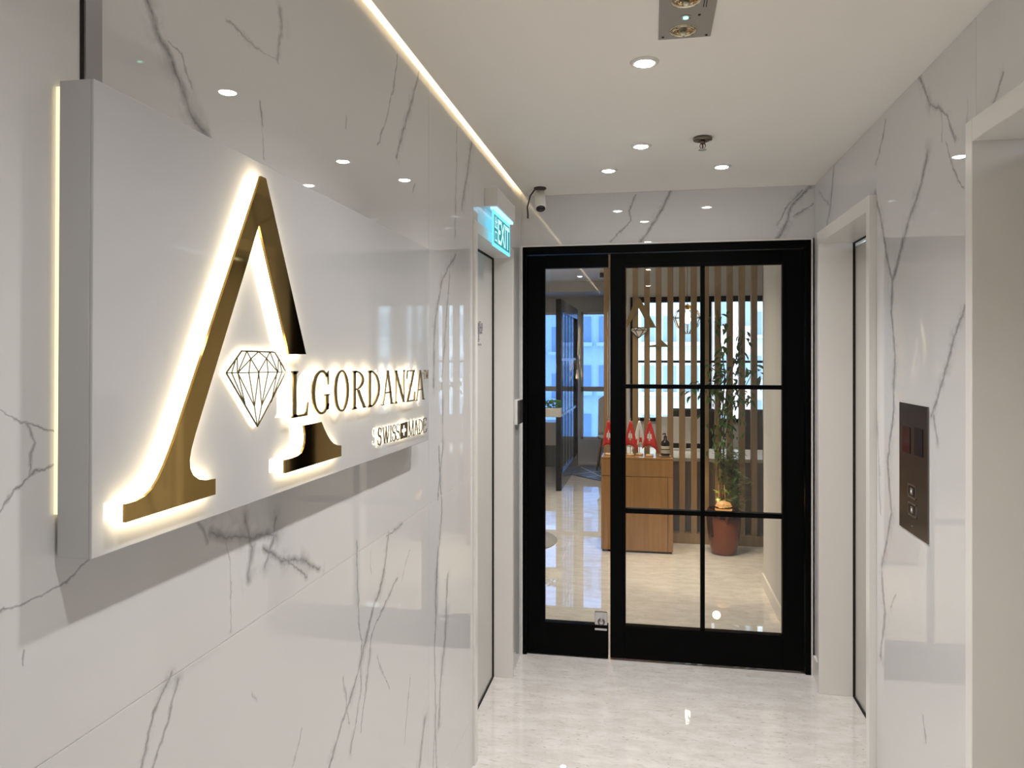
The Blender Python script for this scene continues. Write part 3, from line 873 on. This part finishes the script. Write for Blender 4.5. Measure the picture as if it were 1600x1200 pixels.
building(1.9, 3.0, 23, -14, 9.0, M_fac2, 'narrow pinkish building seen through the middle slats', 2, 13)
building(3.3, 9.5, 28, -14, 6.6, M_fac, 'wide pale building seen behind the right slats and plant', 8, 13)
struct(bx('ground_outside', -40, 40, 13, 60, -14.3, -14, mat('street', (.3, .3, .3), .9)))

# slatted timber screen
SY = 6.38
sc = empty('slatted_screen', (.36, SY, 0), 'floor to ceiling screen of vertical oak slats behind the small oak counter', 'screen')
for i in range(0, 12):
    x = -.122 + .0955 * i
    if i > 10: break
    MB().box(x - .36 - .0235, x - .36 + .0235, -.035, .035, .085, RCEIL).build('slat', M_oak, sc, .002)
for x in (-.2175, .93):
    MB().box(x - .36 - .0235, x - .36 + .0235, -.035, .035, .085, RCEIL).build('slat', M_oak, sc, .002)
MB().box(-.385 - .36, -.335 - .36, -.04, .04, 0, RCEIL).build('end_post', M_oak, sc, .002)
MB().box(-.335 - .36, 1.0 - .36, -.042, .042, 0, .085).build('base_rail', M_oak, sc, .002)
struct(bx('trim_8', .96, 1.05, SY - .05, SY + .05, 0, RCEIL, M_oak))

# logo plate on the slats: bronze A and diamond
lg = empty('slat_logo', (0, SY - .045, 1.65), 'flat bronze letter A logo with outlined diamond hung on the oak slats', 'logo')
def LG(px, py): q = inv(px, py, Y=SY - .05); return (q[0], q[2] - 1.65)
def mpl(u, v, w_): return (u, w_, v)
def c94(l): return [LG(940 + x / 7.5, 420 + y / 7.5) for x, y in l]
Mlogo = mat('satin_bronze', (.42, .29, .13), .3, .8)
m = MB().prism(c94([(400, 340), (450, 345), (640, 690), (560, 690), (436, 462), (330, 640), (290, 700), (288, 620), (340, 500)]), -.008, 0, mpl)
m.build('letter', Mlogo, lg)
m = MB().prism(c94([(700, 832), (815, 935), (760, 915), (560, 918), (545, 900), (640, 888), (690, 880)]), -.008, 0, mpl)
m.build('letter_foot', Mlogo, lg)
m = MB()
D = [[(338, 720), (370, 688), (520, 686), (545, 722), (437, 812), (338, 720)], [(338, 720), (545, 722)], [(370, 688), (395, 722), (437, 812)], [(520, 686), (490, 722), (437, 812)], [(395, 722), (440, 688), (490, 722)]]
for pl in D:
    q = c94(pl)
    for a, b_ in zip(q[:-1], q[1:]): m.prism(strip2d(a, b_, .004), -.012, -.009, mpl)
m.build('diamond_outline', M_gold, lg)
m = MB().prism(c94(D[0][:-1]), -.0085, -.004, mpl); m.build('diamond_face', mat('diamond_white', (.75, .70, .62), .3), lg)

# reception worktop behind the slats
rc = empty('reception_counter', (.6, 6.85, 0), 'low taupe reception counter with white top behind the slatted screen', 'counter')
MB().box(-.80, 1.6, -.36, -.32, 0, .66).build('front_panel', M_grey, rc)
MB().box(-.82, 1.62, -.38, .30, .66, .69).build('worktop', mat('white_top', (.8, .8, .8), .3), rc, .003)
MB().box(-.80, -.76, -.32, .28, 0, .66).build('side_panel', M_grey, rc)
MB().box(1.56, 1.6, -.32, .28, 0, .66).build('side_panel', M_grey, rc)
# monitors / chair silhouettes behind the counter
def office_chair(x, y, label, rz=0):
    c = empty('office_chair', (x, y, 0), label, 'chair', None, rz)
    Mk = mat('dark_brown_leather', (.035, .025, .02), .5)
    m = MB().box(-.23, .23, -.03, .03, .50, 1.02); m.build('backrest', Mk, c, .03)
    MB().box(-.25, .25, -.45, .02, .42, .50).build('seat', Mk, c, .025)
    MB().tube([(0, -.2, .08), (0, -.2, .43)], .025, 10).build('pillar', M_chrome, c)
    for k in range(5):
        a = k * 2 * math.pi / 5
        MB().tube([(0, -.2, .09), (.27 * math.cos(a), -.2 + .27 * math.sin(a), .06)], .018, 8).build('leg', M_chrome, c)
        MB().lathe([(0, -.02), (.028, -.02), (.03, 0), (.028, .02), (0, .02)], 12, (.27 * math.cos(a), -.2 + .27 * math.sin(a), .03), axis='x').build('castor', M_dark, c)
office_chair(.42, 7.75, 'dark office chair behind the counter, seen left of the plant')
office_chair(1.12, 7.72, 'dark office chair behind the counter, seen behind the plant')
mn = empty('desk_monitor', (.30, 7.0, .69), 'thin white desk monitor on the counter behind the slats', 'monitor')
MB().box(-.20, .20, -.012, .012, .07, .30).build('screen', M_screen, mn, .004)
MB().box(-.205, .205, -.020, -.011, .065, .305).build('rear_shell', M_case, mn, .004)
MB().box(-.02, .02, -.01, .01, .0, .08).build('stand', M_case, mn); MB().box(-.09, .09, -.06, .06, 0, .008).build('foot', M_case, mn, .003)

# oak counter in front of the slats
dk = empty('oak_counter', (-.1045, 6.10, 0), 'small oak reception counter carrying little flags and a pump bottle', 'counter')
MB().box(-.2785, .2785, -.115, .13, .015, .735).build('body', M_desk, dk, .002)
MB().box(-.2785, .2785, -.13, .13, .735, .75).build('top', M_desk, dk, .002)
MB().box(-.2785, .2785, -.13, -.115, .602, .733).build('top_panel', M_desk, dk, .0012)
MB().box(-.2785, .238, -.13, -.115, .017, .597).build('door', M_desk, dk, .0012)
MB().box(.242, .2785, -.13, -.115, .017, .600).build('side_strip', M_desk, dk, .0012)
MB().box(-.27, .27, -.11, .12, 0, .015).build('plinth', M_dark, dk)
# flags
M_red = mat('flag_red', (.60, .025, .02), .7); M_wh = mat('flag_white', (.78, .76, .74), .7); M_pole = mat('brass_pole', (.5, .38, .2), .3, .8)
M_base = mat('pale_wood', (.72, .52, .33), .5)
def flag(x, y, label, white=False, flip=1, lean=0):
    f = empty('table_flag', (x, y, .75), label, 'flag', 'flags on the oak counter')
    MB().lathe([(0, 0), (.030, 0), (.030, .010), (.026, .014), (0, .014)], 20).build('base', M_base, f)
    MB().tube([(0, 0, .012), (lean, 0, .285)], .0028, 8).build('pole', M_pole, f)
    MB().lathe([(0, .283), (.006, .288), (.006, .294), (0, .300)], 12, (lean, 0, 0)).build('finial', M_chrome, f)
    # drooping cloth: grid from the pole tip fanning down
    n_, m_ = 8, 10
    V = []
    for i in range(n_ + 1):
        for j in range(m_ + 1):
            u, v = i / n_, j / m_
            xx = (-.052 + .115 * u) * (.12 + .88 * v ** .8) * flip
            zz = .275 - .19 * v - .045 * v * (u - .4) ** 2 * 4
            yy = -.006 - .012 * v * math.sin(u * 9 + v * 2)
            V.append((lean + xx, yy, zz))
    Fs = [(i * (m_ + 1) + j, (i + 1) * (m_ + 1) + j, (i + 1) * (m_ + 1) + j + 1, i * (m_ + 1) + j + 1) for i in range(n_) for j in range(m_)]
    mm = [M_wh, M_red] if white else [M_red, M_wh]
    b = MB()
    b.v = V
    for k, q in enumerate(Fs):
        i, j = k // m_, k % m_
        cross = (i == 3 and 4 <= j <= 7) or (j in (5, 6) and 2 <= i <= 4)
        if white: cross = (j in (7, 8) and i in (2, 3, 5))
        b.f.append(list(q)); b.m.append(1 if cross else 0); b.smooth.add(k)
    o = b.build('cloth', mm, f)
    so = o.modifiers.new('solid', 'SOLIDIFY'); so.thickness = .0012
    return f
def fx(px, y=6.09): return inv(px, 600, Y=y)[0]
flag(fx(951), 6.09, 'leftmost red flag with white cross, left of the door stile')
flag(fx(985), 6.09, 'second red flag with white cross, just right of the black door stile')
flag(fx(999), 6.13, 'small white flag standing between two red flags', True, -1)
flag(fx(1015), 6.07, 'rightmost red flag with white cross, beside the pump bottle', flip=1.15)
# pump bottle on a dish
bt = empty('pump_bottle', (fx(1039.5, 6.06), 6.06, .757), 'black pump bottle with cream label on the right end of the oak counter', 'bottle')
MB().lathe([(.0, 0), (.032, 0), (.034, .006), (.034, .095), (.030, .112), (.014, .128), (.013, .142), (0, .142)], 28).build('bottle_body', mat('brown_black_plastic', (.012, .008, .007), .15), bt)
MB().lathe([(.0345, .022), (.0348, .024), (.0348, .078), (.0345, .080)], 28).build('bottle_label', mat('cream_label', (.55, .50, .40), .6), bt)
MB().lathe([(.0351, .050), (.0352, .051), (.0352, .056), (.0351, .057)], 28).build('label_band', M_dark, bt)
pm = MB().lathe([(.012, .142), (.013, .155), (.004, .157), (.004, .180), (0, .181)], 16).build('pump', M_dark, bt)
MB().tube([(0, 0, .176), (-.012, -.015, .178), (-.02, -.026, .172)], .004, 8).build('spout', M_dark, bt)
tag(MB().lathe([(0, 0), (.030, 0), (.046, .006), (.047, .0075), (.030, .003), (0, .003)], 28, (0, 0, 0)).build('saucer', M_wh), 'small white dish under the black pump bottle', 'dish')
bpy.data.objects['saucer'].location = (fx(1039.5, 6.06), 6.06, .7505)

# planter with tall plant
PX, PY = .568, 6.09
pt = empty('potted_plant', (PX, PY, 0), 'tall leafy green plant in a tapered copper planter before the slats', 'plant')
MB().lathe([(0, 0), (.088, 0), (.097, .008), (.108, .07), (.124, .17), (.133, .26), (.134, .315), (.126, .345), (.118, .352), (.114, .345), (.118, .31), (.0, .31)], 48).build('pot', M_copper, pt)
MB().lathe([(0, .311), (.113, .312)], 24).build('soil', mat('soil', (.04, .025, .015), .9), pt)
rnd = random.Random(7)
tp = empty('foliage', (0, 0, .31))
M_leaf = mat('leaf_green', (.06, .14, .035), .45); M_leaf2 = mat('leaf_pale', (.13, .22, .07), .5); M_stem = mat('stem_brown', (.10, .06, .03), .6)
def leafmesh(L, W, m):
    pts = [(0, 0, 0), (W * .8, L * .3, .006), (W, L * .5, .004), (W * .6, L * .8, -.004), (0, L, -.02), (-W * .6, L * .8, -.004), (-W, L * .5, .004), (-W * .8, L * .3, .006), (0, L * .5, -.006)]
    b = MB().add(pts, [(0, 1, 8), (1, 2, 8), (2, 3, 8), (3, 4, 8), (4, 5, 8), (5, 6, 8), (6, 7, 8), (7, 0, 8)], 0)
    return b
LMS = []
for L, W, m in ((.055, .012, M_leaf), (.075, .016, M_leaf), (.045, .011, M_leaf2)):
    o = leafmesh(L, W, m).build('leaf', m, tp); LMS.append(o)
first = {0: True, 1: True, 2: True}
def leaf(p, yaw, pitch, s=1, kind=0):
    if first[kind]: o = LMS[kind]; first[kind] = False
    else: o = LMS[kind].copy(); COL.objects.link(o)
    o.parent = tp
    o.location = p; o.rotation_euler = (pitch, rnd.uniform(-.5, .5), yaw); o.scale = (s, s, s)
stems = [[(-.03, 0, 0), (-.045, .0, .35), (-.01, .02, .75), (.01, .02, 1.10), (-.03, 0, 1.38), (-.05, -.01, 1.60)],
         [(.02, -.02, 0), (-.0, 0, .30), (.0, .01, .70), (.03, .0, 1.05), (.12, .02, 1.28), (.15, .02, 1.42)],
         [(.0, .02, 0), (-.02, .03, .40), (-.03, .02, .80), (-.02, .02, 1.10), (-.12, .0, 1.16)],
         [(.01, .02, .6), (.08, .02, .85), (.19, .01, 1.05), (.23, 0, 1.16)],
         [(.0, .02, .75), (.10, .0, .95), (.16, .0, .88)],
         [(-.02, .02, .9), (-.10, -.01, 1.0), (-.19, 0, 1.02), (-.24, 0, .96)]]
for k, s_ in enumerate(stems):
    MB().tube(s_, [.007 * (1 - .1 * i) if k < 3 else .0035 for i in range(len(s_))], 8).build('stem', M_stem, tp)
cnt = 0
for k, s_ in enumerate(stems):
    for i in range(len(s_) - 1):
        a, b_ = Vector(s_[i]), Vector(s_[i + 1])
        if k < 3 and b_.z < .55: continue
        nn = 15 if k < 3 else 12
        for j in range(nn):
            p = a.lerp(b_, (j + .5) / nn)
            if p.z < .5: continue
            off = Vector((rnd.gauss(0, .035), rnd.gauss(0, .03), rnd.gauss(0, .02)))
            if p.z < 1.25: off.x *= 1.6
            leaf(p + off, rnd.uniform(0, 6.28), rnd.uniform(-1.3, .2), rnd.uniform(.75, 1.35), rnd.choice((0, 0, 1, 2)))
for j in range(70):
    z = rnd.uniform(.55, 1.12); r = rnd.gauss(0, .07)
    leaf(Vector((.02 + r, rnd.gauss(0, .04), z)), rnd.uniform(0, 6.28), rnd.uniform(-1.2, .3), rnd.uniform(.5, 1.0), rnd.choice((0, 2)))
# ferny fine foliage low down
b = MB()
for j in range(330):
    z = rnd.uniform(.05, .52); x = .04 + rnd.gauss(0, .055) + (.03 if z < .3 else 0); y = rnd.gauss(0, .045) - .01
    a = rnd.uniform(0, 6.28); e_ = rnd.uniform(-.4, .9); L = rnd.uniform(.02, .06)
    d = Vector((math.cos(a) * math.cos(e_), math.sin(a) * math.cos(e_), math.sin(e_)))
    p = Vector((x, y, z)); b.tube([p - d * L, p + d * L], .0011, 3, 0, False)
    sd = d.cross(Vector((0, 0, 1))).normalized()
    for q in range(5):
        c = p + d * L * (q / 2.5 - 1)
        for sg_ in (-1, 1):
            t = c + sd * sg_ * .020 + d * .010
            b.add([c, c + d * .008, t], [(0, 1, 2)], 1)
tag(b.build('fern_fronds', [M_stem, mat('fern_green', (.09, .19, .05), .5)], tp), kind='stuff')
for k in range(5):
    a = k * 1.3
    MB().tube([(.02, 0, 0), (.03 + .03 * math.cos(a), .03 * math.sin(a), .2), (.04 + .06 * math.cos(a), .05 * math.sin(a), .42)], .0025, 6).build('stem', M_stem, tp)

for c in list(tp.children):
    c.parent = pt; c.location.z += .31
bpy.data.objects.remove(tp)
al = empty('amber_lamp', (PX - .005, PY - .04, .318), 'glowing amber glass globe lamp sitting inside the copper planter', 'lamp')
MB().lathe([(0, 0), (.05, .004), (.065, .03), (.066, .055), (.05, .085), (.02, .098), (0, .10)], 28).build('globe', emis('amber_glow', (1, .42, .12), .55), al)
MB().lathe([(.066, .045), (.069, .048), (.069, .056), (.066, .059)], 28).build('band', M_gold, al)
al_l = bpy.data.lights.new('amber_light', 'POINT'); al_l.energy = .7; al_l.color = (1, .62, .30); al_l.shadow_soft_size = .03
al_o = bpy.data.objects.new('amber_light', al_l); al_o.location = (PX - .06, PY - .06, .47); COL.objects.link(al_o)

# pendant lamp with wire cage
q = inv(1074, 500, Y=7.4)
pl = empty('pendant_lamp', (q[0], 7.4, q[2]), 'wire cage pendant lamp with glowing bulb hanging behind the slats', 'pendant lamp')
MB().tube([(0, 0, .14), (0, 0, RCEIL - q[2])], .003, 6).build('cord', M_dark, pl)
MB().lathe([(0, .10), (.018, .10), (.022, .14), (.006, .155), (0, .155)], 16).build('socket', M_gold, pl)
for k in range(12):
    a = k * math.pi / 6
    c, s2 = math.cos(a), math.sin(a)
    MB().tube([(.02 * c, .02 * s2, .14), (.10 * c, .10 * s2, .085), (.135 * c, .135 * s2, .02), (.10 * c, .10 * s2, -.06), (.03 * c, .03 * s2, -.13)],   .0042, 6).build('cage_wire', M_gold, pl)
for r, z in ((.135, .02), (.03, -.13), (.10, .085)):
    MB().tube([(r * math.cos(t * math.pi / 12), r * math.sin(t * math.pi / 12), z) for t in range(25)], .0042, 6).build('cage_ring', M_gold, pl)
MB().lathe([(0, -.035), (.018, -.03), (.03, -.008), (.030, .015), (.016, .05), (.013, .10), (0, .10)], 20).build('bulb', emis('bulb_glow', (1, .78, .45), 14), pl)

# glazed black partition seen through the sidelight
gp = empty('glazed_partition', (-1.034, 8.54, 0), 'black framed glazed partition leaf standing along the left of the reception room', 'partition')
Ln = 2.02
M_slate = mat('satin_charcoal', (.022, .024, .028), .22)
MB().box(-.03, .03, 0, .075, 0, 2.203).build('near_stile', M_black, gp)
MB().box(-.03, .03, Ln - .06, Ln, 0, 2.203).build('far_stile', M_black, gp)
MB().box(-.03, .03, .075, Ln - .06, 2.06, 2.203).build('top_rail', M_slate, gp)
MB().box(-.03, .03, .075, Ln - .06, .0, .18).build('bottom_rail', M_slate, gp)
ms = [.075, .36, .66, 1.0, 1.36, 1.68, Ln - .06]
for y in ms[1:-1]: MB().box(-.006, .006, y - .016, y + .016, .18, 2.06).build('vertical_bar', M_black, gp)
M_bar = mat('pale_bar', (.45, .5, .55), .25, .5)
for z in (.83, 1.49):
    MB().box(-.010, .012, .075, Ln - .06, z, z + .03).build('cross_bar', M_bar, gp)
for a, b_ in zip(ms[:-1], ms[1:]):
    MB().box(-.003, .003, a + .01, b_ - .01, .18, 2.06).build('glass_pane', M_glass, gp)
# planter clipped on the partition
bp = empty('hanging_planter', (-1.085, 8.42, .86), 'small white trough of green moss at the near end of the black partition', 'planter')
MB().box(-.10, .10, -.06, .06, .0, .10).build('trough', M_case, bp, .008)
MB().box(-.02, .06, .05, .125, .02, .06).build('hook', M_case, bp)
b = MB()
for j in range(160):
    x, y, z = rnd.uniform(-.09, .09), rnd.uniform(-.055, .055), rnd.uniform(.09, .19)
    b.lathe([(0, -.009), (.012, 0), (0, .009)], 5, (x, y, z), 0, False)
tag(b.build('moss_foliage', mat('moss', (.04, .20, .04), .8), bp), kind='stuff')
# low cabinet under the far left window
cb = empty('low_cabinet', (-1.46, 10.6, 0), 'low white cabinet with dark base under the far left window', 'cabinet')
MB().box(-.30, .30, -.22, .22, .30, .62).build('upper_body', M_case, cb, .004)
MB().box(-.30, .30, -.20, .22, .0, .30).build('base_unit', mat('dark_base', (.09, .095, .10), .5), cb, .004)
MB().box(-.004, .004, -.223, -.22, .31, .60).build('door_gap', M_dark, cb)
# chair with pale curved back near the window
ch = empty('lounge_chair', (-.56, 10.4, 0), 'pale chair with curved shell back by the far window', 'chair')
m = MB()
V = []; nU, nV = 10, 8
for i in range(nU + 1):
    for j in range(nV + 1):
        u = -1 + 2 * i / nU; v = j / nV
        V.append((.17 * math.sin(u * 1.1), .12 - .10 * (1 - math.cos(u * 1.1)) * 2 + .10 * v, .45 + .55 * v - .06 * u * u * v))
m.add(V, [(i * (nV + 1) + j, (i + 1) * (nV + 1) + j, (i + 1) * (nV + 1) + j + 1, i * (nV + 1) + j + 1) for i in range(nU) for j in range(nV)], 0, True)
o = m.build('shell_back', M_case, ch); so = o.modifiers.new('solid', 'SOLIDIFY'); so.thickness = .015
MB().lathe([(0, .41), (.14, .41), (.16, .44), (.14, .46), (0, .45)], 24, (0, -.05, 0)).build('seat', M_case, ch)
for sx in (-1, 1):
    for sy in (-1, 1): MB().tube([(sx * .10, -.05 + sy * .10, .42), (sx * .15, -.05 + sy * .19, 0)], .011, 8).build('leg', M_oak, ch)

# rugs
rg = MB().prism([(-1.02, 9.73), (-.59, 9.30), (-.37, 9.10), (-.37, 10.55), (-.97, 10.60)], .008, .0005, lambda u, v, w_: (u, v, w_)).build('floor_rug', mat('charcoal_marble_rug', (.10, .105, .115), .3))
tag(rg, 'charcoal rug with pale lines on the floor beyond the black partition', 'rug')
for a, b_ in (((-.97, 9.75), (-.40, 10.3)), ((-.80, 9.53), (-.42, 9.9)), ((-.95, 10.4), (-.45, 9.2))):
    MB().prism(strip2d(a, b_, .018), .0095, .008, lambda u, v, w_: (u, v, w_)).build('pale_line', M_case, rg)
tag(MB().lathe([(0, 0.0005), (.47, .0005), (.47, .006), (0, .006)], 64, (-1.235, 6.2, 0)).build('round_mat', mat('grey_mat', (.36, .35, .34), .6)), 'round grey floor mat seen at the left edge of the narrow glass pane', 'rug')
# room downlights & track spot
labs = ['reception ceiling downlight just inside the black door, left', 'reception ceiling downlight just inside the black door, right', 'reception ceiling downlight over the round grey mat', 'reception ceiling downlight over the oak counter',
        'reception ceiling downlight behind the slatted screen', 'reception ceiling downlight near the left wall', 'reception ceiling downlight above the charcoal rug', 'reception ceiling downlight before the black partition']
for (x, y), l in zip(ROOM_SPOTS, labs): downlight(x, y, RCEIL, l, 'reception downlights')
downlight(.50, 5.60, RCEIL, 'reception ceiling downlight above the copper planter', 'reception downlights')
q = inv(942, 436, Y=7.0)
ts = empty('ceiling_spotlight', (q[0], 7.0, RCEIL), 'small cylindrical spotlight hanging from the reception ceiling beside the end post', 'spotlight')
MB().tube([(0, 0, 0), (0, 0, -.16)], .006, 8).build('rod', M_case, ts)
MB().tube([(0, 0, -.10), (0, 0, -.21)], .028, 20).build('lamp_head', M_case, ts)
MB().tube([(0, 0, -.21), (0, 0, -.25)], .030, 20).build('lamp_shade', M_dark, ts)
